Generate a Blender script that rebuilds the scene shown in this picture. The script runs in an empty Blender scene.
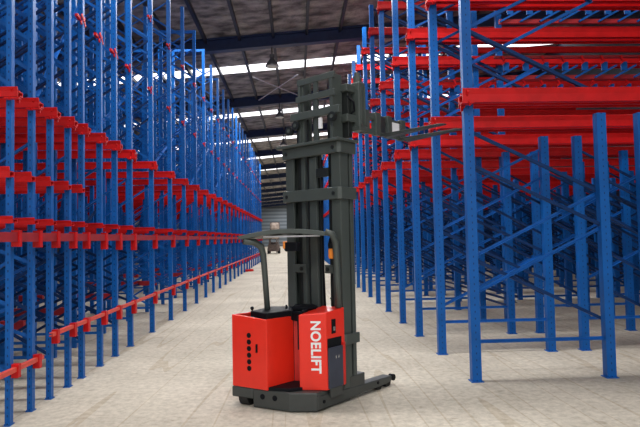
import bpy, bmesh, math, random
from mathutils import Vector, Matrix

random.seed(7)
scene = bpy.context.scene
col = scene.collection
CAM_H = 1.6
FPX = 560.0


# ------------------------------------------------------------------ materials
def new_mat(name, rough=0.5, metallic=0.0, spec=0.5):
    m = bpy.data.materials.new(name)
    m.use_nodes = True
    b = m.node_tree.nodes['Principled BSDF']
    b.inputs['Roughness'].default_value = rough
    b.inputs['Metallic'].default_value = metallic
    b.inputs['Specular IOR Level'].default_value = spec
    return m, m.node_tree, b


def noise_col(nt, b, c1, c2, scale, detail=4.0, lo=0.35, hi=0.65, coord='Object', stretch=None):
    tc = nt.nodes.new('ShaderNodeTexCoord')
    n = nt.nodes.new('ShaderNodeTexNoise')
    n.inputs['Scale'].default_value = scale
    n.inputs['Detail'].default_value = detail
    r = nt.nodes.new('ShaderNodeValToRGB')
    r.color_ramp.elements[0].position = lo
    r.color_ramp.elements[0].color = (*c1, 1)
    r.color_ramp.elements[1].position = hi
    r.color_ramp.elements[1].color = (*c2, 1)
    if stretch:
        mp = nt.nodes.new('ShaderNodeMapping')
        mp.inputs['Scale'].default_value = stretch
        nt.links.new(tc.outputs[coord], mp.inputs[0])
        nt.links.new(mp.outputs[0], n.inputs['Vector'])
    else:
        nt.links.new(tc.outputs[coord], n.inputs['Vector'])
    nt.links.new(n.outputs['Fac'], r.inputs[0])
    nt.links.new(r.outputs[0], b.inputs['Base Color'])
    return r, tc


def plain(name, c, rough=0.5, metallic=0.0, var=0.12, scale=6.0, spec=0.5):
    m, nt, b = new_mat(name, rough, metallic, spec)
    c1 = tuple(x * (1 - var) for x in c)
    c2 = tuple(min(1, x * (1 + var)) for x in c)
    noise_col(nt, b, c1, c2, scale)
    return m


def perforated(name, c, dark, pitch, rough=0.4):
    """painted upright with a column of slots; object x is the face's centre line, z runs up"""
    m, nt, b = new_mat(name, rough, 0.0, 0.25)
    tc = nt.nodes.new('ShaderNodeTexCoord')
    sep = nt.nodes.new('ShaderNodeSeparateXYZ')
    nt.links.new(tc.outputs['Object'], sep.inputs[0])

    def math_(op, a, bb):
        n = nt.nodes.new('ShaderNodeMath')
        n.operation = op
        for i, v in enumerate((a, bb)):
            if v is None:
                continue
            if isinstance(v, (int, float)):
                n.inputs[i].default_value = v
            else:
                nt.links.new(v, n.inputs[i])
        return n.outputs[0]
    ax = math_('ABSOLUTE', sep.outputs[0], None)
    inx = math_('LESS_THAN', ax, 0.006)
    fz = math_('FRACT', math_('DIVIDE', sep.outputs[2], pitch), None)
    inz = math_('LESS_THAN', fz, 0.28)
    hole = math_('MULTIPLY', inx, inz)
    n = nt.nodes.new('ShaderNodeTexNoise')
    n.inputs['Scale'].default_value = 3.0
    n.inputs['Detail'].default_value = 5.0
    nt.links.new(tc.outputs['Object'], n.inputs['Vector'])
    r = nt.nodes.new('ShaderNodeValToRGB')
    r.color_ramp.elements[0].position = 0.3
    r.color_ramp.elements[0].color = (*[x * 0.82 for x in c], 1)
    r.color_ramp.elements[1].position = 0.7
    r.color_ramp.elements[1].color = (*[x * 1.15 for x in c], 1)
    nt.links.new(n.outputs['Fac'], r.inputs[0])
    mx = nt.nodes.new('ShaderNodeMix')
    mx.data_type = 'RGBA'
    nt.links.new(hole, mx.inputs['Factor'])
    nt.links.new(r.outputs[0], mx.inputs['A'])
    mx.inputs['B'].default_value = (*dark, 1)
    nt.links.new(mx.outputs['Result'], b.inputs['Base Color'])
    return m


def emission(name, c, s):
    m = bpy.data.materials.new(name)
    m.use_nodes = True
    nt = m.node_tree
    nt.nodes.clear()
    o = nt.nodes.new('ShaderNodeOutputMaterial')
    e = nt.nodes.new('ShaderNodeEmission')
    e.inputs[0].default_value = (*c, 1)
    e.inputs[1].default_value = s
    nt.links.new(e.outputs[0], o.inputs[0])
    return m


def floor_mat():
    m, nt, b = new_mat('dusty_concrete', 0.75, 0.0, 0.25)
    tc = nt.nodes.new('ShaderNodeTexCoord')
    L = nt.links.new

    def noise(scale, detail, stretch=(1, 1, 1), rough=0.55):
        mp = nt.nodes.new('ShaderNodeMapping')
        mp.inputs['Scale'].default_value = stretch
        L(tc.outputs['Object'], mp.inputs[0])
        n = nt.nodes.new('ShaderNodeTexNoise')
        n.inputs['Scale'].default_value = scale
        n.inputs['Detail'].default_value = detail
        n.inputs['Roughness'].default_value = rough
        L(mp.outputs[0], n.inputs['Vector'])
        return n.outputs['Fac']

    def ramp(f, p0, c0, p1, c1):
        r = nt.nodes.new('ShaderNodeValToRGB')
        r.color_ramp.elements[0].position = p0
        r.color_ramp.elements[0].color = (*c0, 1)
        r.color_ramp.elements[1].position = p1
        r.color_ramp.elements[1].color = (*c1, 1)
        L(f, r.inputs[0])
        return r.outputs[0]

    def mul(a, bb, f=1.0):
        n = nt.nodes.new('ShaderNodeMix')
        n.data_type = 'RGBA'
        n.blend_type = 'MULTIPLY'
        n.inputs['Factor'].default_value = f
        L(a, n.inputs['A'])
        L(bb, n.inputs['B'])
        return n.outputs['Result']
    base = ramp(noise(0.9, 6), 0.3, (0.50, 0.46, 0.385), 0.72, (0.62, 0.575, 0.49))
    fine = ramp(noise(14, 6, (1, 1, 1), 0.7), 0.32, (0.72, 0.71, 0.69), 0.62, (1.08, 1.07, 1.06))
    c = mul(base, fine)
    # faint tyre tracks running down the aisle
    tr = ramp(noise(1.6, 3, (1.8, 0.06, 1)), 0.30, (0.80, 0.79, 0.78), 0.42, (1, 1, 1))
    c = mul(c, tr, 0.45)
    # worn bands across the aisle
    bands = ramp(noise(0.9, 4, (0.22, 0.7, 1)), 0.34, (0.86, 0.85, 0.84), 0.66, (1.03, 1.03, 1.02))
    c = mul(c, bands)
    marks = ramp(noise(4.5, 3, (1.6, 0.10, 1)), 0.33, (0.74, 0.70, 0.66), 0.37, (1, 1, 1))
    c = mul(c, marks, 0.15)
    # thin tyre tracks: contour lines of a noise drawn out along the aisle
    f = noise(1.3, 1.0, (1.3, 0.05, 1), 0.4)
    for level in (0.42, 0.55):
        d = nt.nodes.new('ShaderNodeMath')
        d.operation = 'COMPARE'
        d.inputs[1].default_value = level
        d.inputs[2].default_value = 0.006
        L(f, d.inputs[0])
        c = mul(c, ramp(d.outputs[0], 0.0, (1, 1, 1), 1.0, (0.78, 0.72, 0.64)), 0.6)
    spots = ramp(noise(5.0, 3), 0.27, (0.70, 0.68, 0.66), 0.34, (1, 1, 1))
    c = mul(c, spots, 0.8)
    L(c, b.inputs['Base Color'])
    bp = nt.nodes.new('ShaderNodeBump')
    bp.inputs['Strength'].default_value = 0.15
    L(noise(30, 4), bp.inputs['Height'])
    L(bp.outputs[0], b.inputs['Normal'])
    return m


def corrugated(name, c1, c2, scale, axis='Z'):
    m, nt, b = new_mat(name, 0.6)
    tc = nt.nodes.new('ShaderNodeTexCoord')
    w = nt.nodes.new('ShaderNodeTexWave')
    w.bands_direction = axis
    w.inputs['Scale'].default_value = scale
    w.inputs['Distortion'].default_value = 0.0
    r = nt.nodes.new('ShaderNodeValToRGB')
    r.color_ramp.elements[0].color = (*c1, 1)
    r.color_ramp.elements[1].color = (*c2, 1)
    nt.links.new(tc.outputs['Object'], w.inputs['Vector'])
    nt.links.new(w.outputs['Fac'], r.inputs[0])
    nt.links.new(r.outputs[0], b.inputs['Base Color'])
    return m


def ceiling_mat():
    m, nt, b = new_mat('foil_insulation', 0.6)
    r, tc = noise_col(nt, b, (0.085, 0.08, 0.083), (0.50, 0.47, 0.45), 1.5, 10.0, 0.36, 0.66, stretch=(1.0, 1.6, 1))
    n2 = nt.nodes.new('ShaderNodeTexNoise')
    n2.inputs['Scale'].default_value = 3.5
    n2.inputs['Detail'].default_value = 6
    nt.links.new(tc.outputs['Object'], n2.inputs['Vector'])
    bp = nt.nodes.new('ShaderNodeBump')
    bp.inputs['Strength'].default_value = 0.7
    bp.inputs['Distance'].default_value = 0.2
    nt.links.new(n2.outputs['Fac'], bp.inputs['Height'])
    nt.links.new(bp.outputs[0], b.inputs['Normal'])
    return m


BLUE = (0.003, 0.104, 0.40)
M = {}
M['blue_post'] = perforated('blue_upright_paint', BLUE, (0.004, 0.04, 0.16), 0.075)
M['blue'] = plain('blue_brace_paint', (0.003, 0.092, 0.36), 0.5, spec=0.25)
M['blue_shaded'] = plain('shaded_blue_brace_paint', (0.003, 0.03, 0.12), 0.55, spec=0.2)  # the brace blue darkened: shade inside the racks put into the colour
M['red'] = plain('red_rail_paint', (0.55, 0.006, 0.007), 0.42, spec=0.25)
M['red_tie'] = plain('red_tie_paint', (0.33, 0.012, 0.018), 0.45)
M['pale_red'] = plain('worn_pale_red_paint', (0.66, 0.07, 0.045), 0.5)
M['floor'] = floor_mat()
M['ceiling'] = ceiling_mat()
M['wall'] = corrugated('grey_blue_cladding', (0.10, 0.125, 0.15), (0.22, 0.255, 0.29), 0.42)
M['wall_side'] = corrugated('shade_dark_cladding', (0.010, 0.014, 0.03), (0.02, 0.026, 0.05), 0.8)  # darkness behind the racks is put into the wall colour
M['beam'] = plain('navy_roof_steel', (0.024, 0.045, 0.12), 0.5)
M['purlin'] = plain('dark_purlin_steel', (0.022, 0.028, 0.05), 0.5)
M['skylight'] = emission('skylight_panel', (0.97, 0.96, 1.0), 2.6)
M['rod'] = plain('pale_steel_rod', (0.75, 0.75, 0.80), 0.4, 0.0)
M['lamp'] = plain('lamp_shade_grey', (0.10, 0.10, 0.11), 0.4, 0.4)
M['lamp_glass'] = plain('lamp_glass', (0.5, 0.5, 0.5), 0.2)
M['truck_red'] = plain('truck_red_paint', (0.88, 0.030, 0.014), 0.30, var=0.03)
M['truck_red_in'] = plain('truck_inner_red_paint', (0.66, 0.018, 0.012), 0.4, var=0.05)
M['truck_grey'] = plain('truck_grey_paint', (0.048, 0.054, 0.052), 0.45, var=0.10, scale=3)
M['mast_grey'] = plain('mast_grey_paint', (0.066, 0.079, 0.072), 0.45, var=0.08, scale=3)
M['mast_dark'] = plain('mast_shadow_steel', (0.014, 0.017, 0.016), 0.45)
M['black'] = plain('black_plastic', (0.006, 0.007, 0.010), 0.6, spec=0.15)
M['cover'] = plain('slate_battery_cover', (0.040, 0.048, 0.075), 0.5)
M['chrome'] = plain('polished_steel', (0.55, 0.56, 0.57), 0.22, 0.9)
M['white'] = plain('white_lettering', (0.92, 0.92, 0.92), 0.5, var=0.01)
M['fork'] = plain('fork_steel', (0.055, 0.06, 0.06), 0.38, 0.4)
M['rubber'] = plain('black_tyre', (0.012, 0.012, 0.012), 0.7)
M['orange'] = plain('orange_paint', (0.80, 0.24, 0.02), 0.5)
M['beige'] = plain('wrapped_beige_load', (0.36, 0.29, 0.25), 0.7, var=0.35, scale=3)
M['beige_d'] = plain('dusty_machine_paint', (0.15, 0.11, 0.10), 0.6, var=0.3)
M['bright_white'] = plain('opening_and_clip_white', (0.93, 0.93, 0.95), 0.4, var=0.03)


# ------------------------------------------------------------------ mesh building
class MB:
    def __init__(self):
        self.v, self.f = [], []

    def add(self, verts, faces):
        o = len(self.v)
        self.v += [tuple(p) for p in verts]
        self.f += [tuple(i + o for i in f) for f in faces]
        return self

    def box(self, x0, x1, y0, y1, z0, z1):
        return self.add([(x0, y0, z0), (x1, y0, z0), (x1, y1, z0), (x0, y1, z0),
                         (x0, y0, z1), (x1, y0, z1), (x1, y1, z1), (x0, y1, z1)],
                        [(0, 3, 2, 1), (4, 5, 6, 7), (0, 1, 5, 4), (1, 2, 6, 5), (2, 3, 7, 6), (3, 0, 4, 7)])

    def bar(self, a, b, w, h, up=(0, 0, 1)):
        """rectangular bar from a to b: w across, h along the up direction"""
        a, b = Vector(a), Vector(b)
        d = (b - a).normalized()
        u = Vector(up)
        if abs(d.dot(u)) > 0.98:
            u = Vector((0, 1, 0))
        s = d.cross(u).normalized() * (w / 2)
        t = s.cross(d).normalized() * (h / 2)
        vs = [p + i * s + j * t for p in (a, b) for i, j in ((-1, -1), (1, -1), (1, 1), (-1, 1))]
        return self.add(vs, [(0, 1, 2, 3), (7, 6, 5, 4), (0, 4, 5, 1), (1, 5, 6, 2), (2, 6, 7, 3), (3, 7, 4, 0)])

    def angle(self, a, b, w, t=0.006, up=(0, 0, 1)):
        """an L section from a to b"""
        a, b = Vector(a), Vector(b)
        d = (b - a).normalized()
        u = Vector(up)
        s = d.cross(u).normalized()
        v = s.cross(d).normalized()
        prof = [(0, 0), (w, 0), (w, t), (t, t), (t, w), (0, w)]
        n = len(prof)
        vs = [p + s * (x - w / 2) + v * (y - w / 2) for p in (a, b) for x, y in prof]
        fs = [tuple(range(n))[::-1], tuple(range(n, 2 * n))]
        fs += [(i, (i + 1) % n, n + (i + 1) % n, n + i) for i in range(n)]
        return self.add(vs, fs)

    def prism(self, pts, z0, z1):
        n = len(pts)
        return self.add([(x, y, z0) for x, y in pts] + [(x, y, z1) for x, y in pts],
                        [tuple(range(n))[::-1], tuple(range(n, 2 * n))] +
                        [(i, (i + 1) % n, n + (i + 1) % n, n + i) for i in range(n)])

    def extrude_x(self, prof, x0, x1):
        n = len(prof)
        return self.add([(x0, y, z) for y, z in prof] + [(x1, y, z) for y, z in prof],
                        [tuple(range(n)), tuple(range(n, 2 * n))[::-1]] +
                        [(i, n + i, n + (i + 1) % n, (i + 1) % n) for i in range(n)])

    def tube(self, pts, r, n=10):
        pts = [Vector(p) for p in pts]
        rings = []
        for i, p in enumerate(pts):
            d = (pts[min(i + 1, len(pts) - 1)] - pts[max(i - 1, 0)]).normalized()
            u = Vector((0, 0, 1)) if abs(d.z) < 0.9 else Vector((1, 0, 0))
            s = d.cross(u).normalized()
            t = s.cross(d)
            rr = r[i] if isinstance(r, (list, tuple)) else r
            rings.append([p + rr * (math.cos(2 * math.pi * k / n) * s + math.sin(2 * math.pi * k / n) * t) for k in range(n)])
        vs = [q for ring in rings for q in ring]
        fs = [tuple(range(n))[::-1], tuple(range((len(pts) - 1) * n, len(pts) * n))]
        for i in range(len(pts) - 1):
            for k in range(n):
                fs.append((i * n + k, i * n + (k + 1) % n, (i + 1) * n + (k + 1) % n, (i + 1) * n + k))
        return self.add(vs, fs)

    def mesh(self, name, mat, bevel=0.0, smooth=False):
        me = bpy.data.meshes.new(name)
        me.from_pydata(self.v, [], self.f)
        bm = bmesh.new()
        bm.from_mesh(me)
        bmesh.ops.recalc_face_normals(bm, faces=bm.faces)
        if bevel:
            es = [e for e in bm.edges if len(e.link_faces) == 2 and e.calc_face_angle(0) > 0.5]
            bmesh.ops.bevel(bm, geom=es, offset=bevel, segments=2, profile=0.5, affect='EDGES', clamp_overlap=True)
        bm.to_mesh(me)
        bm.free()
        if smooth:
            for p in me.polygons:
                p.use_smooth = True
        me.materials.append(mat)
        return me

    def build(self, name, mat, parent=None, bevel=0.0, smooth=False, loc=None):
        return link(name, self.mesh(name, mat, bevel, smooth), parent, loc)


def link(name, me, parent=None, loc=None):
    o = bpy.data.objects.new(name, me)
    col.objects.link(o)
    if parent is not None:
        o.parent = parent
    if loc is not None:
        o.location = loc
    return o


def tag(o, label=None, cat=None, group=None, kind=None):
    for k, v in (('label', label), ('category', cat), ('group', group), ('kind', kind)):
        if v:
            o[k] = v
    return o


def empty(name, loc=(0, 0, 0), rz=0.0):
    o = bpy.data.objects.new(name, None)
    col.objects.link(o)
    o.location = loc
    o.rotation_euler = (0, 0, rz)
    o.empty_display_size = 0.2
    return o


# ------------------------------------------------------------------ camera
cam_data = bpy.data.cameras.new('camera')
cam = bpy.data.objects.new('camera', cam_data)
col.objects.link(cam)
cam_data.sensor_width = 36.0
cam_data.lens = 36.0 * FPX / 640.0
cam_data.clip_start = 0.05
cam_data.clip_end = 400
CAM_R = (Matrix.Rotation(math.radians(-2.4), 3, 'Z') @ Matrix.Rotation(math.radians(92.5), 3, 'X') @ Matrix.Rotation(math.radians(-1.15), 3, 'Z'))
cam.location = (0, 0, CAM_H)
cam.rotation_euler = CAM_R.to_euler()
scene.camera = cam


# ------------------------------------------------------------------ the setting
def struct(o):
    o['kind'] = 'structure'
    return o


ROOF_Z, ROOF_S = 8.84, 0.085         # roof height over the aisle and its fall towards the left


def roof(x):
    return ROOF_Z + ROOF_S * x


XL, XR, YB, YE = -11.5, 11.5, -8.0, 119.0
struct(MB().box(-13, 13, -9, YE, -0.2, 0).build('floor', M['floor']))
c = MB()
c.add([(XL, YB, roof(XL)), (XR, YB, roof(XR)), (XR, YE, roof(XR)), (XL, YE, roof(XL)),
       (XL, YB, roof(XL) + .15), (XR, YB, roof(XR) + .15), (XR, YE, roof(XR) + .15), (XL, YE, roof(XL) + .15)],
      [(0, 3, 2, 1), (4, 5, 6, 7), (0, 1, 5, 4), (1, 2, 6, 5), (2, 3, 7, 6), (3, 0, 4, 7)])
struct(c.build('ceiling', M['ceiling']))
struct(MB().box(XL, XR, YE, YE + .2, 0, roof(XR)).build('wall_back', M['wall']))
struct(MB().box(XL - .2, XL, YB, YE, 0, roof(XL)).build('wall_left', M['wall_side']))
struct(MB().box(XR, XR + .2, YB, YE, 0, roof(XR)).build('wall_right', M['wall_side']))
tn = 0
for k in range(-3, 12):                          # rafters across the hall
    y = 19.4 + 8.3 * k
    tn += 1
    b = MB()
    for x0, x1 in ((XL, XR),):
        h = 0.46
        for dy0, dy1, z0, z1 in ((-.14, .14, -h, -h + .05), (-.035, .035, -h + .05, -.06), (-.14, .14, -.06, 0)):
            b.add([(x0, y + dy0, roof(x0) + z0), (x1, y + dy0, roof(x1) + z0), (x1, y + dy1, roof(x1) + z0), (x0, y + dy1, roof(x0) + z0),
                   (x0, y + dy0, roof(x0) + z1), (x1, y + dy0, roof(x1) + z1), (x1, y + dy1, roof(x1) + z1), (x0, y + dy1, roof(x0) + z1)],
                  [(0, 3, 2, 1), (4, 5, 6, 7), (0, 1, 5, 4), (1, 2, 6, 5), (2, 3, 7, 6), (3, 0, 4, 7)])
    struct(b.build('ceiling_beam_%d' % tn, M['beam']))
for k in range(12):                              # purlins along the hall
    x = -6.55 + 1.17 * k
    struct(MB().box(x - .045, x + .045, YB, YE, roof(x) - .16, roof(x) + .01).build('ceiling_purlin_%d' % (k + 1), M['purlin']))
for k in range(-3, 12):                          # translucent strips in the roof
    y = 22.55 + 8.3 * k
    b = MB()
    b.add([(XL, y, roof(XL) - .02), (XR, y, roof(XR) - .02), (XR, y + .9, roof(XR) - .02), (XL, y + .9, roof(XL) - .02),
           (XL, y, roof(XL) - .005), (XR, y, roof(XR) - .005), (XR, y + .9, roof(XR) - .005), (XL, y + .9, roof(XL) - .005)],
          [(0, 3, 2, 1), (4, 5, 6, 7), (0, 1, 5, 4), (1, 2, 6, 5), (2, 3, 7, 6), (3, 0, 4, 7)])
    s = struct(b.build('window_%d' % (k + 4), M['skylight']))

# wind-bracing rods under the roof
WB = [((-1.75, 23.6), (0.15, 27.3), 'thin pale roof brace rod rising to the right of the crossed pair'),
      ((-1.75, 27.3), (0.15, 23.6), 'thin pale roof brace rod rising to the left of the crossed pair')]
for (x0, y0), (x1, y1), lb in WB:
    o = MB().tube([(x0, y0, roof(x0) - (.2 if y0 < y1 else .28)), (x1, y1, roof(x1) - (.2 if y0 < y1 else .28))], 0.028, 8).build('brace_rod', M['rod'])
    tag(o, lb.replace('rising to the right of the crossed pair', 'running from near left to far right under the roof')
          .replace('rising to the left of the crossed pair', 'running from near right to far left under the roof'), 'rod', 'crossed roof brace rods')


# ------------------------------------------------------------------ drive-in racks
def to_px(p):
    q = CAM_R.transposed() @ (Vector(p) - Vector((0, 0, CAM_H)))
    if q.z > -0.3:
        return None
    return 320 + FPX * q.x / -q.z, 213.5 - FPX * q.y / -q.z


def shown_size(a, b, w):
    """how large a bar shows in the photograph's frame, to choose which repeats are parts of their own"""
    n, hit, last, ln = 12, 0, None, 0.0
    a, b = Vector(a), Vector(b)
    for i in range(n + 1):
        p = a.lerp(b, i / n)
        q = to_px(p)
        if q and 0 <= q[0] <= 640 and 0 <= q[1] <= 427:
            if last:
                ln += math.hypot(q[0] - last[0], q[1] - last[1])
            last = q
        else:
            last = None
    return ln * w / max(1.0, (a.y + b.y) / 2) ** 1.0


def upright_mb(h, w, d):
    """open cold-formed C section with returned lips"""
    t = 0.005 if w < 0.1 else 0.007
    a, b = w / 2, d / 2
    prof = [(-a, -b), (a, -b), (a, b), (a * .45, b), (a * .45, b - t), (a - t, b - t), (a - t, -b + t),
            (-a + t, -b + t), (-a + t, b - t), (-a * .45, b - t), (-a * .45, b), (-a, b)]
    return MB().prism(prof, 0, h)


def rail_profile(w, h):
    """pallet rail: sloping guide flange outside, web, top shelf, returned bottom lip (y, z)"""
    return [(-w / 2, h * .95), (-w / 2 + .012, h), (-w * .30, h * .55), (w / 2, h * .55), (w / 2, 0), (w / 2 - .05, 0), (w / 2 - .05, .012),
            (w / 2 - .012, .012), (w / 2 - .012, h * .47), (-w * .28, h * .47), (-w * .28, -h * .1), (-w * .40, -h * .1), (-w * .40, h * .52)]


class Rack:
    """collects one rack's members and links them: the hundred largest of a part as meshes of their own, the rest as one"""

    def __init__(self, name, label, cat, loc):
        self.root = empty(name, loc)
        self.loc = Vector(loc)
        tag(self.root, label, cat)
        self.items = {}

    def put(self, part, size, make, mat, limit=100):
        self.items.setdefault(part, []).append((size, make, mat))

    def finish(self):
        for part, lst in self.items.items():
            lst.sort(key=lambda t: -t[0])
            head, tail = lst[:99], lst[99:]
            for s, make, mat in head:
                mb = make()
                off = Vector(mb.origin) if hasattr(mb, 'origin') else None
                o = mb.build(part, mat, self.root, loc=off)
                for nm, m2, mb2 in getattr(mb, 'subs', []):
                    mb2.build(nm, m2, o)
            if tail:
                big = MB()
                for s, make, mat in tail:
                    mb = make()
                    off = Vector(mb.origin) if hasattr(mb, 'origin') else Vector((0, 0, 0))
                    big.add([Vector(p) + off for p in mb.v], mb.f)
                    for nm, m2, mb2 in getattr(mb, 'subs', []):
                        if m2 is mat:
                            big.add([Vector(p) + off for p in mb2.v], mb2.f)
                o = big.build(part, tail[0][2], self.root)
                o['kind'] = 'stuff'


def add_upright(rk, x, y, h, w, d, foot=True, base=0.0, part='upright'):
    def make():
        mb = upright_mb(h, w, d)
        mb.origin = (x, y, base)
        mb.subs = []
        if foot:
            f = MB().box(-w * .66, w * .66, -d * .75, d * .75, 0, .008)
            for sx in (-1, 1):
                f.tube([(sx * w * .4, -d * .66, .008), (sx * w * .4, -d * .66, .022)], .006, 6)
            mb.subs.append(('foot_plate', M['blue'], f))
        return mb
    rk.put(part, shown_size((x, y, base), (x, y, base + h), w), make, M['blue_post'])


def add_bar(rk, part, a, b, w, mat, size_bonus=1.0, flat=False, h=None):
    def make():
        mb = MB()
        if flat:
            mb.bar(a, b, w, h or w)
        else:
            mb.angle(a, b, w)
        return mb
    rk.put(part, shown_size(a, b, w) * size_bonus, make, mat)


def add_rail(rk, x0, x1, y, z, w=0.16, h=0.17, tip=0, mat=None, side=-1, part='support_rail', bs=1.0):
    """rail along x; tip: the x end that faces the aisle carries a red arm bracket to its upright"""
    def make():
        mb = MB()
        prof = [(side * -1 * p, q) for p, q in rail_profile(w, h)]
        mb.extrude_x(prof, 0, x1 - x0)
        mb.origin = (x0, y, z)
        mb.subs = []
        if tip:
            xe = 0.02 if tip < 0 else (x1 - x0 - .02)
            s = 1 if tip < 0 else -1
            br = MB()
            br.bar((xe + s * .03, -side * .10 * bs, -.06 * bs), (xe + s * .03, side * .12 * bs, .13 * bs), .045 * bs, .012, (1, 0, 0))
            br.bar((xe + s * .05, -side * .10 * bs, .13 * bs), (xe + s * .05, side * .12 * bs, -.06 * bs), .045 * bs, .012, (1, 0, 0))
            br.bar((xe + s * .02, -side * .12 * bs, -.10 * bs), (xe + s * .02, -side * .12 * bs, .15 * bs), .05 * bs, .02)
            br.bar((xe - s * .03, side * .02, -.02), (xe + s * .10, side * .02, -.02), .12 * bs, .014)
            mb.subs.append(('end_bracket', mat or M['red'], br))
        return mb
    rk.put(part, shown_size((x0, y, z), (x1, y, z), h), make, mat or M['red'])


def bracing(rk, xa, xb, y, z0, z1, step, w, phase=0, dark=False, first_bar=0.43, mat=None):
    """zigzag of horizontals and diagonals between the two posts of an upright frame"""
    if first_bar is not None:
        add_bar(rk, 'horizontal_brace', (xa, y, first_bar), (xb, y, first_bar), w, M['blue'])
    z = z0
    k = phase
    while z + step <= z1 + 0.01:
        a, b = ((xa, y, z), (xb, y, z + step)) if k % 2 == 0 else ((xb, y, z), (xa, y, z + step))
        add_bar(rk, 'diagonal_brace', a, b, w, mat or (M['blue'] if k % 2 == 0 else M['blue_shaded']))
        z += step
        k += 1


# --- left rack: frames stand across the aisle's length, rails run away from the aisle
LX = -2.58
left = Rack('drive_in_rack', 'tall blue and red steel drive-in pallet rack along the left side of the aisle', 'pallet rack', (0, 0, 0))
LY = [5.15, 5.56, 5.97, 6.43, 6.83, 7.45, 8.06, 8.78, 10.08, 11.54, 12.96, 14.45]
while LY[-1] + 1.45 < 42:
    LY.append(LY[-1] + 1.45)
L_TOP = 7.05
L_COLS = [LX]
for gap in (.85, .38) * 6:
    L_COLS.append(L_COLS[-1] - gap)
for i, y in enumerate(LY):
    edge = -0.64 * y - 2.2                              # what the photograph's left edge takes in, and a step more
    cols = [x for x in L_COLS if x >= min(edge, LX - 1.0)]
    for j, x in enumerate(cols):
        add_upright(left, x, y, L_TOP, (.078 * min(1, y / 8.8)), .06, foot=(j == 0))
    for j in range(0, len(cols) - 1, 2):
        bracing(left, cols[j], cols[j + 1], y, .45, 1.62, .5, .034, phase=i + j, mat=M['blue_shaded'])
        bracing(left, cols[j], cols[j + 1], y + .05, .68, 1.75, .36, .034, phase=i + j + 1, first_bar=None, mat=M['blue_shaded'])
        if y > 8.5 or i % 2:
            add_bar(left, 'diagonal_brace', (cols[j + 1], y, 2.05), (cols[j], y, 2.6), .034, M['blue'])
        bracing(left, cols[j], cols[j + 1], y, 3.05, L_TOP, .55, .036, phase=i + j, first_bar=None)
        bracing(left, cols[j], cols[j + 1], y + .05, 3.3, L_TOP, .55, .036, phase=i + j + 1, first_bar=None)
    xe = cols[-1] - .2
    add_rail(left, xe, LX + .12, y - .07, 2.90 + .02 * (y < 8.5), .11, .115 * min(1, .3 + .7 * y / 8.8), tip=1, bs=.45 if y < 8.5 else .7)
    add_rail(left, xe, LX + .08, y - .07, 1.79, .10, .06)
    if y < 7.3:
        add_rail(left, xe, LX + .05, y - .07, 2.20, .10, .09)
    for zz in (4.25, 5.55):                             # upper arms that carry no rails yet
        if y > 6.5 and len(left.items.get('arm_bracket', [])) < 98:
            def mk(x=LX, y=y, z=zz):
                mb = MB()
                mb.bar((x + .02, y - .06, z), (x + .02, y + .06, z + .11), .035, .014, (1, 0, 0))
                mb.bar((x + .03, y - .06, z + .11), (x + .03, y + .06, z), .035, .014, (1, 0, 0))
                mb.bar((x + .0, y - .05, z + .055), (x + .0, y - .15, z + .07), .035, .035)
                return mb
            left.put('arm_bracket', shown_size((LX, y - .1, zz), (LX, y + .1, zz + .16), .15), mk, M['red'])
    if i % 2 == 0:                                      # short low arms deep in the lanes
        for x in cols[1:4]:
            def mk2(x=x, y=y):
                return MB().bar((x - .15, y - .14, .66), (x + .25, y - .14, .66), .06, .10)
            left.put('low_arm', shown_size((x - .2, y, .66), (x + .2, y, .66), .1), mk2, M['red_tie'])

def tie(rk, x, y0, y1, z, h, d, mat, ys, sl_z0, sl_z1, sl_mat, part='tie_beam', sleeve_w=.1):
    mb = MB()
    mb.extrude_x([(-.5, 0), (.5, 0), (.5, 1), (-.5, 1)], 0, 1)
    mb = MB()
    lip = d * .3
    mb.box(x - d / 2, x + d / 2, y0, y1, z, z + .012).box(x - d / 2, x + d / 2, y0, y1, z + h - .012, z + h)
    mb.box(x + d / 2 - .012, x + d / 2, y0, y1, z + .012, z + h - .012)
    o = mb.build(part, mat, rk.root)
    for y in ys:
        sw = sleeve_w * min(1, y / 8.8) * .85
        sl_z0_ = sl_z1 - (sl_z1 - sl_z0) * min(1, y / 8.8)
        s = MB().box(x - d * .5 - .01, x + d * .5 + .012, y - sw / 2, y + sw / 2, sl_z0_, sl_z1)
        s.build('tie_sleeve', sl_mat, o)
    return o


tie(left, LX + .06, LY[0] - 1.0, LY[-1] + .1, 1.62, .085, .05, M['red_tie'], LY, 1.47, 1.725, M['red'])
tie(left, LX + .06, LY[1] + .3, LY[-1] + .1, .65, .04, .04, M['pale_red'], LY[2:], .50, .705, M['red'])
tie(left, LX + .06, LY[0] - 1.0, LY[1] + .1, .47, .04, .04, M['pale_red'], LY[:2], .33, .535, M['red'])
for x in (LX - .98, LX - 2.43):                         # blue sway members along the rack, above the low tie
    add_bar(left, 'sway_brace', (x, LY[0] - .5, .62), (x, LY[-1], .70), .05, M['blue_shaded'], 9)
for k in range(0, len(LY) - 4, 3):
    add_bar(left, 'sway_brace', (LX - 1.45, LY[k], .45), (LX - 1.45, LY[k + 3], 2.3), .04, M['blue_shaded'])
    add_bar(left, 'sway_brace', (LX - .5, LY[k], 2.95), (LX - .5, LY[k + 3], 5.0), .04, M['blue'])
# top frames that close the rack towards the roof
for x0, x1, y in ((LX - .98, LX, 15.9), (LX - .98, LX, 18.8), (LX - 2.43, LX - 1.45, 15.9), (LX - .98, LX, 14.45)):
    add_bar(left, 'top_beam', (x0, y, L_TOP - .04), (x1, y, L_TOP - .04), .07, M['blue'], flat=True)
left.finish()

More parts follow.
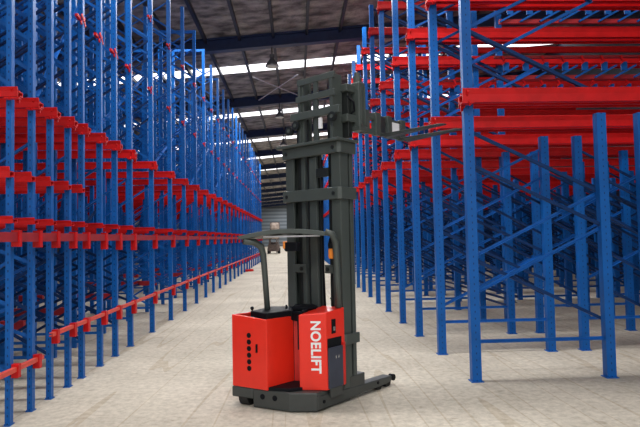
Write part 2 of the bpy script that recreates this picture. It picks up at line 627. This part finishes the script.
# --- right rack
RX = 1.93
right = Rack('drive_in_rack', 'tall blue and red steel drive-in pallet rack along the right side of the aisle', 'pallet rack', (0, 0, 0))
RY = [6.13, 7.57, 8.97, 10.36, 12.0, 13.5]
while RY[-1] + 1.45 < 43:
    RY.append(RY[-1] + 1.45)
R_TOP = 7.3
R_COLS = [RX, RX + 1.5, RX + 1.97, RX + 3.47, RX + 3.94, RX + 5.44, RX + 5.9, RX + 7.4, RX + 7.85, RX + 9.2]
LEVELS = [3.06, 4.80, 6.55]
for i, y in enumerate(RY):
    edge = 0.66 * y + 2.0
    cols = [x for x in R_COLS if x <= max(edge, RX + 2.1)]
    for j, x in enumerate(cols):
        if j == 0:
            add_upright(right, x, y, R_TOP, .105, .09)
        else:
            tall = i >= 3 and j < 3
            add_upright(right, x, y, (R_TOP if tall else LEVELS[0] - .12), .105, .09, foot=(i < 4 or j < 3))
    for j in range(0, len(cols) - 1, 2):
        bracing(right, cols[j], cols[j + 1], y, .95 + .3 * (j // 2 % 2), LEVELS[0] - .05, .72, .035, phase=i + j)
        bracing(right, cols[j], cols[j + 1], y + .06, .62 + .3 * (j // 2 % 2), LEVELS[0] - .05, .72, .035, phase=i + j + 1, first_bar=None)
    for j in range(0, len(cols) - 1):                   # close-set falling braces, on the frames' far faces and between them
        if i == 0 and j == 0:
            continue
        zz = .75
        while zz + .8 < LEVELS[0] - .1:
            add_bar(right, 'diagonal_brace', (cols[j], y + .10, zz + .8 * (cols[j + 1] - cols[j]) / 1.5), (cols[j + 1], y + .10, zz), .035, M['blue_shaded'])
            zz += .42
    if len(cols) > 1:
        bracing(right, cols[0], cols[1], y, LEVELS[0] + .1, R_TOP, .75, .038, phase=i + 1, first_bar=None)
        bracing(right, cols[0], cols[1], y + .06, LEVELS[0] + .45, R_TOP, .75, .038, phase=i, first_bar=None)
    xe = min(cols[-1] + 1.0, XR - .1)
    for z in LEVELS:
        add_rail(right, RX - .10, xe, y - .10, z, .15, .14, tip=-1, bs=.8)
    if i < 4:
        for z in LEVELS[:2]:
            add_rail(right, RX - .05, xe, y + .12, z + .0, .13, .13, side=1)
# floor-level sway members along the second row of posts
for dz in (0, .09, .17):
    add_bar(right, 'sway_brace', (RX + 1.55 + dz * .5, RY[2], .42 + dz), (RX + 1.55 + dz * .5, RY[-1], .42 + dz), .04, M['blue_shaded'], 9)
for k in range(4, len(RY) - 4, 3):
    add_bar(right, 'sway_brace', (RX + 1.75, RY[k + 3], .6), (RX + 1.75, RY[k], 2.6), .045, M['blue'])
    add_bar(right, 'sway_brace', (RX + 1.75, RY[k + 3], LEVELS[0] + .3), (RX + 1.75, RY[k], LEVELS[1] + .2), .045, M['blue_shaded'])


# trussed rails between the levels, deep in the rack: chord, blue struts and red hooks
def truss(y, x0, x1, z):
    ch = MB()
    ch.box(x0, x1, y - .03, y + .03, z, z + .07).box(x0, x1, y - .03, y + .03, z + .36, z + .40)
    o = ch.build('truss_rail', M['red_tie'], right.root)
    x = x0 + .1
    while x < x1 - .3:
        MB().bar((x - .1, y - .045, z + .02), (x + .27, y - .045, z + .22), .03, .05, (0, 1, 0)).build('truss_strut', M['blue'], o)
        MB().box(x + .02, x + .12, y - .06, y - .03, z + .14, z + .28).build('truss_plate', M['blue'], o)
        MB().bar((x + .0, y - .07, z + .38), (x + .05, y - .07, z + .27), .03, .04, (0, 1, 0)).bar(
            (x + .05, y - .07, z + .29), (x - .01, y - .07, z + .24), .03, .03, (0, 1, 0)).build('truss_hook', M['red'], o)
        x += .335


for (yy, xx0, xx1, zz) in ((9.1, 3.35, 6.6, 4.17), (9.1, 3.45, 6.6, 5.12), (10.5, 2.6, 7.4, 4.18)):
    truss(yy, xx0, xx1, zz)
right.finish()

# ------------------------------------------------------------------ the stand-on stacker truck
HEAD = math.radians(46)
A0 = Vector((0.147, 5.26, 0))
U = Vector((math.cos(HEAD), math.sin(HEAD), 0))
V = Vector((-math.sin(HEAD), math.cos(HEAD), 0))
truck = empty('stacker_truck', A0, HEAD)            # local x runs to the leg tips, local y to the truck's left
tag(truck, 'red and dark grey stand-on warehouse stacker truck with a tall mast, parked in the aisle', 'forklift')


def loc(x, y):
    """a ground point of the hall in the truck's own axes"""
    d = Vector((x, y, 0)) - A0
    return (d.dot(U), d.dot(V))


def q(name, mb, mat, parent=truck, bevel=0.0, smooth=False, label=None):
    o = mb.build(name, M[mat], parent, bevel, smooth)
    if label:
        o['label'] = label
    return o


# chassis: low grey tub with a skirt, chamfered rear corner
ch_pts = [loc(.16, 5.27), loc(-.094, 5.30), loc(-.655, 5.62), (0.36, .92), (0.52, .80), (0.52, 0.0)]
ct = [-.094 + .62 * (-.655 + .094), 5.30 + .62 * .32]
cback = (0.20, .70)
cm = MB().prism([ch_pts[0], ch_pts[1], loc(*ct), cback, ch_pts[4], ch_pts[5]], .012, .185)
cm.prism([loc(*ct), ch_pts[2], ch_pts[3], ch_pts[4], cback], .085, .185)
q('chassis', cm, 'truck_grey', bevel=.012)
chs = bpy.data.objects[[o.name for o in truck.children][-1]]
# round ports in the skirt
pB, pC = Vector((-.094, 5.30, 0)), Vector((-.655, 5.62, 0))
ed = (pC - pB).normalized()
nrm = Vector((ed.y, -ed.x, 0))
if nrm.y > 0:
    nrm = -nrm
for t in (.24, .45):
    p = pB.lerp(pC, t)
    a, b = loc(*(p - nrm * .01)[:2]), loc(*(p + nrm * .004)[:2])
    q('skirt_port', MB().tube([(*a, .12), (*b, .12)], .026, 14), 'black', chs)
# drive wheel showing under the skirt
wp = pB.lerp(pC, .80) - nrm * .09
w0, w1 = loc(*(wp - ed * .05)[:2]), loc(*(wp + ed * .05)[:2])
q('drive_wheel', MB().tube([(*w0, .09), (*w1, .09)], .09, 20), 'rubber')

# operator side body: red shell with the vent holes
sh = [loc(-.648, 5.63), loc(-.298, 5.395), loc(-.045, 5.635), loc(-.28, 6.06), loc(-.40, 5.98)]


def shell(pts, z0, z1, t, zs=None):
    """open-topped walls following an outline"""
    mb = MB()
    n = len(pts)
    cx = sum(p[0] for p in pts) / n
    cy = sum(p[1] for p in pts) / n
    inn = []
    for x, y in pts:
        d = Vector((cx - x, cy - y))
        d.normalize()
        inn.append((x + d.x * t, y + d.y * t))
    zz = zs or [z1] * n
    vs = [(x, y, z0) for x, y in pts] + [(x, y, zz[i]) for i, (x, y) in enumerate(pts)]
    vs += [(x, y, zz[i]) for i, (x, y) in enumerate(inn)] + [(x, y, z0) for x, y in inn]
    fs = []
    for i in range(n):
        j = (i + 1) % n
        fs += [(i, j, n + j, n + i), (n + i, n + j, 2 * n + j, 2 * n + i), (2 * n + i, 2 * n + j, 3 * n + j, 3 * n + i), (3 * n + i, 3 * n + j, j, i)]
    return mb.add(vs, fs)


body = q('operator_shell', shell(sh, .186, .86, .035, [.875, .845, .845, .845, .86]), 'truck_red', bevel=.006)
F0, F1 = Vector((-.648, 5.63, 0)), Vector((-.298, 5.395, 0))
fd = (F1 - F0).normalized()
fn = Vector((fd.y, -fd.x, 0))
if fn.y > 0:
    fn = -fn


def on_face(t, out):
    p = F0.lerp(F1, t) + fn * out
    return loc(p.x, p.y)


for k in range(6):
    z = .685 - k * .0625
    a, b = on_face(.50, -.006), on_face(.50, .004)
    q('vent_hole', MB().tube([(*a, z), (*b, z)], .025, 16), 'black', body)
a, b = on_face(.70, .0), on_face(.765, .0)
hm = MB().bar((*on_face(.73, .003), .53), (*on_face(.73, .003), .61), .03, .012)
q('recessed_grip', hm, 'black', body, .003)

# floor of the stand-in compartment and its inner wall
fl = [loc(-.298, 5.41), loc(-.09, 5.33), loc(.03, 5.37), loc(.10, 5.58), loc(-.03, 5.66)]
q('standing_platform', MB().prism(fl, .186, .215), 'black', bevel=.004)
iw = [loc(-.045, 5.63), loc(.06, 5.60), loc(.09, 5.64), loc(-.02, 5.68)]
q('compartment_wall', MB().prism(iw, .187, .84), 'truck_red_in', bevel=.005)

# right cabinet carrying the lettering
P0, P1, P2 = Vector((.004, 5.378, 0)), Vector((.262, 5.335, 0)), Vector((.262 + .695 * .27, 5.335 + .719 * .27, 0))
cab = [loc(P0.x, P0.y), loc(P1.x, P1.y), loc(P2.x, P2.y), loc(P2.x - .20, P2.y + .16), loc(P0.x + .14, P0.y + .22)]
zt = [.885, .905, .93, .93, .90]
n = len(cab)
cb = MB().add([(x, y, .186) for x, y in cab] + [(x, y, zt[i]) for i, (x, y) in enumerate(cab)],
              [tuple(range(n))[::-1]] + [(i, (i + 1) % n, n + (i + 1) % n, n + i) for i in range(n)] +
              [(n, n + 1, n + 2), (n, n + 2, n + 3), (n, n + 3, n + 4)])
cabinet = q('lettered_cabinet', cb, 'truck_red', bevel=.008)
# inner side of the cabinet is lined in black
ln_pts = [loc(P0.x - .012, P0.y + .004), loc(P0.x, P0.y), loc(P0.x + .05, P0.y + .14), loc(P0.x + .035, P0.y + .15)]
q('entry_trim', MB().prism(ln_pts, .56, .875), 'black', bevel=.004)

# lettering, read from top to bottom
cu = bpy.data.curves.new('lettering', 'FONT')
cu.body = 'NOELIFT'
cu.size = .125
cu.extrude = .0015
cu.offset = .004
cu.space_character = 1.06
cu.align_x = 'CENTER'
cu.align_y = 'CENTER'
to = bpy.data.objects.new('lettering_curve', cu)
col.objects.link(to)
bpy.context.view_layer.update()
dg = bpy.context.evaluated_depsgraph_get()
tme = bpy.data.meshes.new_from_object(to.evaluated_get(dg))
bpy.data.objects.remove(to)
xs = [v.co.x for v in tme.vertices]
ys_ = [v.co.y for v in tme.vertices]
sc_x = .485 / (max(xs) - min(xs))
sc_y = .098 / (max(ys_) - min(ys_))
cxm, cym = (max(xs) + min(xs)) / 2, (max(ys_) + min(ys_)) / 2
cf = (P1 - P0).normalized()
cn = Vector((cf.y, -cf.x, 0))
if cn.y > 0:
    cn = -cn
ctr = P0.lerp(P1, .62) + cn * .003
ctr.z = .585
inv = Matrix.Rotation(-HEAD, 3, 'Z')
for v in tme.vertices:
    tx, ty = (v.co.x - cxm) * sc_x, (v.co.y - cym) * sc_y
    w = ctr + cf * ty + Vector((0, 0, -1)) * tx + cn * v.co.z
    v.co = inv @ (w - A0)
tme.materials.clear()
tme.materials.append(M['white'])
lt = link('lettering', tme, cabinet)
lt['label'] = 'white capital letters reading down the red cabinet'

# right flank: sight slot, recess and the slate battery cover
sd = (P2 - P1).normalized()
sn = Vector((sd.y, -sd.x, 0))


def flank(s0, s1, z0, z1, o0, o1):
    p = [P1 + sd * s0 + sn * o0, P1 + sd * s1 + sn * o0, P1 + sd * s1 + sn * o1, P1 + sd * s0 + sn * o1]
    return MB().prism([loc(v.x, v.y) for v in p], z0, z1)


q('sight_slot', flank(.075, .135, .70, .835, -.002, .003), 'black', cabinet)
q('slot_latch', flank(.095, .125, .725, .765, .003, .006), 'chrome', cabinet)
q('cover_recess', flank(.012, .215, .555, .66, -.002, .004), 'black', cabinet)
bc = q('battery_cover', flank(.012, .215, .20, .575, .0, .022), 'cover', bevel=.004)
for s in (.10, .14):
    q('cover_latch', flank(s, s + .014, .47, .495, .022, .026), 'chrome', bc)
q('cover_foot', flank(.03, .20, .115, .20, .0, .018), 'truck_grey', bc, .003)
q('flank_edge', flank(.225, .262, .20, .60, -.001, .012), 'truck_red_in', cabinet)

# black dashboard on top, between shell and cabinet
dk = [loc(-.47, 5.66), loc(-.30, 5.44), loc(-.06, 5.62), loc(.03, 5.46), loc(.16, 5.52), loc(.23, 5.66), loc(.02, 5.96), loc(-.28, 6.0)]
dash = q('dashboard', MB().prism(dk, .80, .90), 'black', bevel=.012)
q('dashboard_hood', MB().prism([loc(-.06, 5.62), loc(.06, 5.55), loc(.20, 5.62), loc(.16, 5.80), loc(-.03, 5.80)], .90, .94), 'black', dash, .012)
gp = loc(.075, 5.50)
q('grab_handle', MB().tube([(gp[0] - .06, gp[1], .86), (gp[0] - .05, gp[1], .905), (gp[0] + .03, gp[1], .925), (gp[0] + .11, gp[1] - .02, .925), (gp[0] + .13, gp[1] - .02, .88)], .013, 8), 'black', dash, smooth=True)
kp = loc(-.455, 5.72)
q('control_knob', MB().tube([(*kp, .86), (*kp, .905)], .007, 8).tube([(*kp, .90), (*kp, .912), (*kp, .928), (*kp, .935)], [.010, .018, .018, .008], 12), 'black', dash, smooth=True)
for (x, y) in ((.02, 5.60), (-.12, 5.75), (.10, 5.63)):
    p = loc(x, y)
    q('control_lever', MB().tube([(*p, .87), (p[0] + .01, p[1], .94)], [.006, .010], 8), 'black', dash, smooth=True)
ap = loc(.33, 5.60)
q('aerial_knob', MB().tube([(*ap, .94), (*ap, 1.0)], .004, 6).tube([(*ap, 1.0), (*ap, 1.02)], .010, 8), 'mast_dark', dash)

# support legs and load wheels
for v0, v1 in ((-.015, .10), (.70, .81)):
    lg = MB()
    pr = [(.02, .03), (1.10, .045), (1.20, .06), (1.22, .085), (1.20, .115), (.75, .125), (.02, .15)]
    lg.add([(x, v0, z) for x, z in pr] + [(x, v1, z) for x, z in pr],
           [tuple(range(7)), tuple(range(7, 14))[::-1]] + [(i, 7 + i, 7 + (i + 1) % 7, (i + 1) % 7) for i in range(7)])
    leg = q('support_leg', lg, 'truck_grey', bevel=.008)
    for x in (1.0, 1.16):
        q('load_wheel', MB().tube([(x, v0 + .02, .05), (x, v1 - .02, .05)], .05, 16), 'rubber', leg)
    q('leg_end_roller', MB().tube([(1.235, v0 - .006, .09), (1.235, v0 + .05, .09)], .034, 14), 'black', leg)
    for x in (.10, .95):
        q('leg_bolt', MB().tube([(x, v0 - .008, .09), (x, v0 + .01, .09)], .016, 10), 'black', leg)

# outer mast: two heavy channels
def channel(v_in, v_out, u0, u1, z0, z1, t=.03):
    """C channel open towards the mast's middle"""
    s = 1 if v_in > v_out else -1
    a, b = v_out, v_in
    w = t * s
    return MB().prism([(u0, a), (u1, a), (u1, b), (u1 - t, b), (u1 - t, a + w), (u0 + t, a + w), (u0 + t, b), (u0, b)], z0, z1)


MZ = 2.56


def sorted_box(u0, u1, va, vb):
    a_, b_ = min(va, vb), max(va, vb)
    return [(u0, a_), (u1, a_), (u1, b_), (u0, b_)]


for vi, vo in ((.115, -.005), (.64, .755)):
    oc = q('outer_mast_channel', channel(vi, vo, .42, .545, .06, MZ), 'mast_grey', bevel=.006)
    w_ = .02 if vi < vo else -.02
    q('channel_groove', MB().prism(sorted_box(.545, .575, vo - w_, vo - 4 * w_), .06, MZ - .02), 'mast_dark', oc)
    q('channel_back', MB().prism(sorted_box(.575, .622, vo, vi), .06, MZ), 'mast_grey', oc, .004)
# inner mast channels, lifted
q('inner_mast_channel', channel(.135, .085, .45, .585, .30, 3.27), 'mast_grey', bevel=.005)
q('inner_mast_channel', channel(.505, .555, .45, .585, .30, 3.27), 'mast_grey', bevel=.005)
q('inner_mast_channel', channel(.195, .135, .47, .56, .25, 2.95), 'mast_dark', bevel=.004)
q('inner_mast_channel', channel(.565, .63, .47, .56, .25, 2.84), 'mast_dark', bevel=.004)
# lift cylinder housing in the middle
q('lift_cylinder', MB().tube([(.50, .375, .10), (.50, .375, 2.5), (.50, .375, 2.52), (.50, .375, 3.05)], [.052, .052, .03, .03], 18), 'mast_grey', smooth=False)
q('cylinder_guard', MB().box(.43, .47, .325, .425, .12, 2.44), 'mast_grey', bevel=.008)
for v in (.318, .455):
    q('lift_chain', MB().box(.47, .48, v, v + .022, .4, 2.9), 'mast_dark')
q('hydraulic_hose', MB().tube([(.44, .245, .9), (.425, .245, 1.3), (.43, .25, 1.75), (.435, .245, 2.4)], .012, 8), 'black', smooth=True)
# crossmembers wrapping the outer channels
def crossmember(z0, z1, name='mast_crossmember', u0=.375, v0=-.035, v1=.785, uback=.64):
    pts = [(u0, v0 + .03), (u0 + .03, v0), (uback, v0), (uback, v0 + .028), (u0 + .055, v0 + .028), (u0 + .045, v0 + .045), (u0 + .045, v1 - .045),
           (u0 + .055, v1 - .028), (uback, v1 - .028), (uback, v1), (u0 + .03, v1), (u0, v1 - .03)]
    return q(name, MB().prism(pts, z0, z1), 'mast_grey', bevel=.006)


c1 = crossmember(1.985, 2.105)
c2 = crossmember(2.445, 2.555)
for cm_, z in ((c1, 2.045), (c2, 2.50)):
    for v in (.05, .70):
        q('crossmember_bolt', MB().tube([(.368, v, z), (.378, v, z)], .02, 12), 'mast_dark', cm_)
crossmember(.56, .66, 'mast_collar', u0=.40)
q('mast_flange', MB().prism([(.33, -.06), (.66, -.06), (.66, .81), (.33, .81)], 2.556, 2.585), 'mast_grey', bevel=.005)
for v in (.11, .47):
    br = q('mast_bridge', MB().box(.405, .425, v, v + (.10 if v < .3 else .18), 1.25, 1.335), 'mast_grey', bevel=.004)
    q('bridge_bolt', MB().tube([(.395, v + .06, 1.292), (.407, v + .06, 1.292)], .022, 12), 'mast_dark', br)
q('mast_foot', MB().box(.50, .74, -.01, .11, .12, .24), 'truck_grey', bevel=.01)
q('mast_foot', MB().box(.50, .74, .64, .76, .12, .24), 'truck_grey', bevel=.01)
q('dark_bracket', MB().box(.40, .43, .145, .30, 2.22, 2.31), 'mast_dark', bevel=.003)

# upper lift frame with its openings
top = MB()
q('lift_frame_bar', MB().box(.425, .455, .06, .57, 3.215, 3.28), 'mast_grey', bevel=.004)
q('lift_frame_bar', MB().box(.420, .455, .05, .59, 3.035, 3.10), 'mast_grey', bevel=.004)
q('lift_frame_bar', MB().box(.400, .450, -.02, .655, 2.845, 2.925), 'mast_grey', bevel=.006)
q('lift_frame_post', MB().box(.43, .46, .29, .345, 2.60, 3.22), 'mast_grey', bevel=.004)
q('lift_frame_post', MB().box(.43, .46, .085, .125, 2.58, 3.22), 'mast_grey', bevel=.003)
q('lift_frame_post', MB().box(.43, .46, .53, .565, 2.58, 3.22), 'mast_grey', bevel=.003)
for v, z in ((.055, 2.81), (.56, 2.79), (.655, 2.745)):
    rl = q('chain_roller', MB().tube([(.375, v, z), (.41, v, z)], .048, 18), 'mast_dark')
    q('roller_hub', MB().tube([(.368, v, z), (.38, v, z)], .02, 10), 'mast_grey', rl)
q('hose_clip', MB().box(.41, .43, .22, .26, 2.72, 2.83), 'bright_white', label='small pale clip on the lift frame')

# turning head on the right: arms, column and fork carriage
q('head_arm', MB().box(.56, .72, .0, .10, 3.09, 3.17), 'mast_grey', bevel=.01)
q('head_arm', MB().box(.56, .72, .0, .10, 2.78, 2.86), 'mast_grey', bevel=.01)
q('head_hose', MB().tube([(.60, .03, 3.05), (.64, -.02, 2.98), (.66, -.01, 2.90), (.62, .04, 2.83)], .012, 8), 'black', smooth=True)
q('head_back_plate', MB().box(.60, .66, .02, .12, 2.62, 3.15), 'mast_dark', bevel=.006)
colm = q('head_column', MB().box(.70, .805, -.05, .07, 2.735, 3.205), 'mast_grey', bevel=.014)
q('column_cap', MB().tube([(.752, .01, 3.20), (.752, .01, 3.27), (.752, .01, 3.272), (.752, .01, 3.31)], [.045, .045, .032, .032], 14), 'mast_grey', colm)
q('column_rib', MB().box(.715, .73, -.062, -.048, 2.76, 3.16), 'mast_grey', colm, .003)
q('column_rib', MB().box(.775, .79, -.062, -.048, 2.76, 3.16), 'mast_grey', colm, .003)
q('column_foot', MB().box(.69, .83, -.06, .08, 2.70, 2.745), 'mast_grey', colm, .008)
cz = [(.80, 2.72, 2.945), (1.54, 2.725, 2.90)]
carr = q('fork_carriage', MB().add(
    [(.80, -.02, 2.86), (1.56, -.02, 2.835), (1.56, .02, 2.835), (.80, .02, 2.86), (.80, -.02, 2.925), (1.56, -.02, 2.895), (1.56, .02, 2.895), (.80, .02, 2.925)],
    [(0, 3, 2, 1), (4, 5, 6, 7), (0, 1, 5, 4), (1, 2, 6, 5), (2, 3, 7, 6), (3, 0, 4, 7)]).box(.80, 1.56, -.02, .02, 2.695, 2.745), 'mast_grey', bevel=.005)
for u0, u1, v0 in ((.80, .90, -.03), (1.0, 1.09, -.04), (1.22, 1.30, -.04), (1.48, 1.57, -.04)):
    q('carriage_post', MB().box(u0, u1, v0, .03, 2.69, 2.94 - .03 * (u0 - .8)), 'mast_grey', carr, .005)
q('carriage_opening', MB().box(1.30, 1.48, -.03, -.02, 2.735, 2.87), 'bright_white', carr, label='bright opening in the fork carriage, drawn as a white panel')  # white panel: light through the see-through opening put into its colour
# forks reach out over the aisle's right side
for u, L in ((1.13, .78), (1.50, .76)):
    fk = MB()
    pr = [(.02, 2.70), (-.10, 2.668), (-L, 2.705), (-L - .01, 2.712), (-L + .05, 2.722), (-.05, 2.710), (-.03, 2.73), (-.03, 2.90), (.0, 2.90)]
    n = len(pr)
    w0, w1 = u - .05, u + .05
    vs = []
    for k, (v, z) in enumerate(pr):
        e = .025 if v < -.6 else 0
        vs.append((w0 + e, v, z))
    for k, (v, z) in enumerate(pr):
        e = .025 if v < -.6 else 0
        vs.append((w1 - e, v, z))
    fk.add(vs, [tuple(range(n)), tuple(range(n, 2 * n))[::-1]] + [(i, n + i, n + (i + 1) % n, (i + 1) % n) for i in range(n)])
    q('fork', fk, 'fork', bevel=.002)

# overhead guard over the stand-in compartment
gz = 1.655
ga, gb = loc(-.56, 5.56), loc(.345, 5.43)
rows = 9
gm = MB()
prof = []
for k in range(rows + 1):
    t = k / rows
    z = gz + .055 * math.sin(math.pi * (.1 + .9 * t)) - .035 * (1 - t) ** 2
    prof.append((t, z))
vs = []
for (t, z) in prof:
    p = Vector((-.575, 5.60, 0)).lerp(Vector((.345, 5.44, 0)), t)
    pb = Vector((-.33, 6.02, 0)).lerp(Vector((.36, 5.78, 0)), t)
    th = .045 if 0 < t < 1 else .03
    vs += [(*loc(p.x, p.y), z), (*loc(pb.x, pb.y), z + .0), (*loc(pb.x, pb.y), z - th), (*loc(p.x, p.y), z - th)]
fs = [(0, 1, 2, 3), tuple(4 * rows + i for i in (3, 2, 1, 0))]
for k in range(rows):
    for i in range(4):
        fs.append((4 * k + i, 4 * k + (i + 1) % 4, 4 * k + 4 + (i + 1) % 4, 4 * k + 4 + i))
guard = q('overhead_guard', gm.add(vs, fs), 'mast_grey', bevel=.004)
lp = [(-.52, 5.60, 1.585), (-.42, 5.66, 1.575), (-.355, 5.69, 1.53), (-.335, 5.70, 1.45), (-.32, 5.72, 1.2), (-.30, 5.74, .82)]
q('guard_post', MB().tube([(*loc(x, y), z) for x, y, z in lp], [.03, .036, .036, .032, .030, .030], 10), 'mast_grey', guard, smooth=True)
rp = [(.28, 5.46, 1.665), (.345, 5.47, 1.64), (.375, 5.48, 1.56), (.383, 5.49, 1.45), (.388, 5.50, 1.2), (.392, 5.51, .93)]
q('guard_post', MB().tube([(*loc(x, y), z) for x, y, z in rp], [.03, .034, .034, .032, .032, .032], 10), 'mast_grey', guard, smooth=True)
st = [(-.37, 5.62), (.26, 5.47)]
q('guard_underside', MB().prism([loc(-.33, 5.66), loc(.22, 5.52), loc(.24, 5.74), loc(-.20, 5.92)], 1.62, 1.635), 'rod', guard, label='pale strip under the guard')
bp_ = loc(.34, 5.56)
lampo = q('beacon_lamp', MB().tube([(*bp_, 1.40), (*bp_, 1.42), (*bp_, 1.49), (*bp_, 1.505)], [.025, .032, .032, .02], 12), 'orange', guard, label='small orange beacon under the guard')
q('beacon_mount', MB().tube([(*bp_, 1.50), (*bp_, 1.53), (*bp_, 1.60)], [.03, .036, .02], 12), 'black', guard)
mp = loc(-.04, 5.62)
q('mirror_housing', MB().box(mp[0] - .03, mp[0] + .03, mp[1] - .08, mp[1] + .08, 1.48, 1.57), 'black', guard, .006)


truck.location = A0 + Vector((-.005, -.07, -.005))

# ------------------------------------------------------------------ hanging lamps
def make_lamp():
    root = empty('high_bay_lamp')
    MB().tube([(0, 0, .52), (0, 0, .86)], .03, 8).build('hanger', M['lamp'], root)
    MB().tube([(0, 0, .36), (0, 0, .40), (0, 0, .52), (0, 0, .54)], [.06, .11, .11, .07], 14).build('ballast_box', M['lamp'], root)
    MB().tube([(0, 0, 0), (0, 0, .04), (0, 0, .22), (0, 0, .36)], [.30, .30, .17, .08], 20).build('lamp_shade', M['lamp'], root)
    MB().tube([(0, 0, -.02), (0, 0, .0)], [.24, .27], 18).build('lamp_glass', M['lamp_glass'], root)
    return root


def copy_tree(o, parent=None):
    c_ = o.copy()
    col.objects.link(c_)
    c_.parent = parent
    for ch_ in list(o.children):
        copy_tree(ch_, c_)
    return c_


lamp_labels = ['dark bell-shaped hanging lamp under the nearest roof beam, largest of the row',
               'dark hanging lamp under the second roof beam, above the truck mast left side',
               'small dark hanging lamp under the third roof beam',
               'tiny dark hanging lamp under the fourth roof beam']
first = make_lamp()
for k, lb in enumerate(lamp_labels):
    lm = first if k == 0 else copy_tree(first)
    yy = 19.4 + 8.3 * k
    xx = -.76
    lm.location = (xx, yy, roof(xx) - .46 - .69)
    lm.scale = (.8, .8, .8)
    tag(lm, lb, 'lamp', 'hanging high bay lamps down the aisle')

# ------------------------------------------------------------------ far end of the aisle
far = empty('loaded_forklift', (-2.55, 62.0, 0))
tag(far, 'distant dusty forklift carrying bulky beige bales at the far end of the aisle', 'forklift')
MB().box(-.62, .62, -1.0, 1.0, .25, 1.0).box(-.5, .5, .3, 1.0, 1.0, 1.25).build('body', M['beige_d'], far, .04)
for sx in (-1, 1):
    for y in (-.7, .75):
        MB().tube([(sx * .42, y, .3), (sx * .68, y, .3)], .3, 16).build('wheel', M['rubber'], far)
    MB().box(sx * .35 - .06, sx * .35 + .06, -1.25, -1.1, .1, 2.6).build('mast_channel', M['beige_d'], far)
    MB().tube([(sx * .5, -.5, 1.0), (sx * .48, -.4, 2.1)], .04, 8).build('guard_post', M['beige_d'], far)
    MB().box(sx * .28 - .07, sx * .28 + .07, -2.3, -1.2, 1.5, 1.56).build('fork', M['fork'], far)
MB().box(-.55, .55, -.8, .7, 2.1, 2.16).build('guard_roof', M['beige_d'], far, .02)


def bale(x, y, z, w, d, h, lb):
    b_ = MB().box(-w / 2, w / 2, -d / 2, d / 2, 0, h)
    o = b_.build('wrapped_bale', M['beige'], None, min(w, h) * .3, loc=(x, y, z))
    for t in (-.25, .25):
        MB().box(-w / 2 - .012, w / 2 + .012, t * d - .03, t * d + .03, -.0, h + .012).build('strap', M['beige_d'], o)
    tag(o, lb, 'bale', 'bales on the distant forklift')


bale(-2.65, 60.2, 1.57, 1.5, .95, .9, 'wide beige wrapped bale lying on the forks of the distant forklift')
bale(-2.35, 60.2, 2.51, 1.0, .9, .85, 'smaller beige wrapped bale stacked on top at the distant forklift')

tug = empty('tow_tractor', (-.45, 70.0, 0))
tag(tug, 'tiny orange low tow tractor far behind the truck guard at the aisle end', 'vehicle')
MB().box(-1.3, 1.3, -.8, .8, .35, .95).build('body', M['orange'], tug, .08)
MB().box(-1.3, -.5, -.75, .75, .95, 1.25).build('hood', M['orange'], tug, .06)
for sx in (-1, 1):
    for y in (-.6, .6):
        MB().tube([(sx * .85, y - .12, .3), (sx * .85, y + .12, .3)], .3, 14).build('wheel', M['rubber'], tug)
tag(MB().bar((-2.63, 28.0, .06), (-2.25, 28.3, .06), .16, .1).bar((-2.6, 28.35, .05), (-2.5, 27.9, .05), .08, .08).build('beam_offcut', M['red']),
    'small red steel offcut lying on the floor beside the left rack', 'offcut')

# ------------------------------------------------------------------ light
world = bpy.data.worlds.new('hall_daylight')
scene.world = world
world.use_nodes = True
bg = world.node_tree.nodes['Background']
bg.inputs[0].default_value = (0.93, 0.96, 1.0, 1)
bg.inputs[1].default_value = 1.12


def area(name, loc_, rot, sx, sy, power, c_=(1, 1, 1)):
    d = bpy.data.lights.new(name, 'AREA')
    d.shape = 'RECTANGLE'
    d.size, d.size_y = sx, sy
    d.energy = power
    d.color = c_
    o = bpy.data.objects.new(name, d)
    col.objects.link(o)
    o.location = loc_
    o.rotation_euler = rot
    return o


for k in range(-3, 12):
    area('skylight_glow', (0, 23.0 + 8.3 * k, roof(0) - .6), (0, 0, 0), 7, .9, 560, (1.0, .985, .97))

scene.view_settings.view_transform = 'Standard'
scene.view_settings.look = 'None'
scene.view_settings.exposure = 0.0
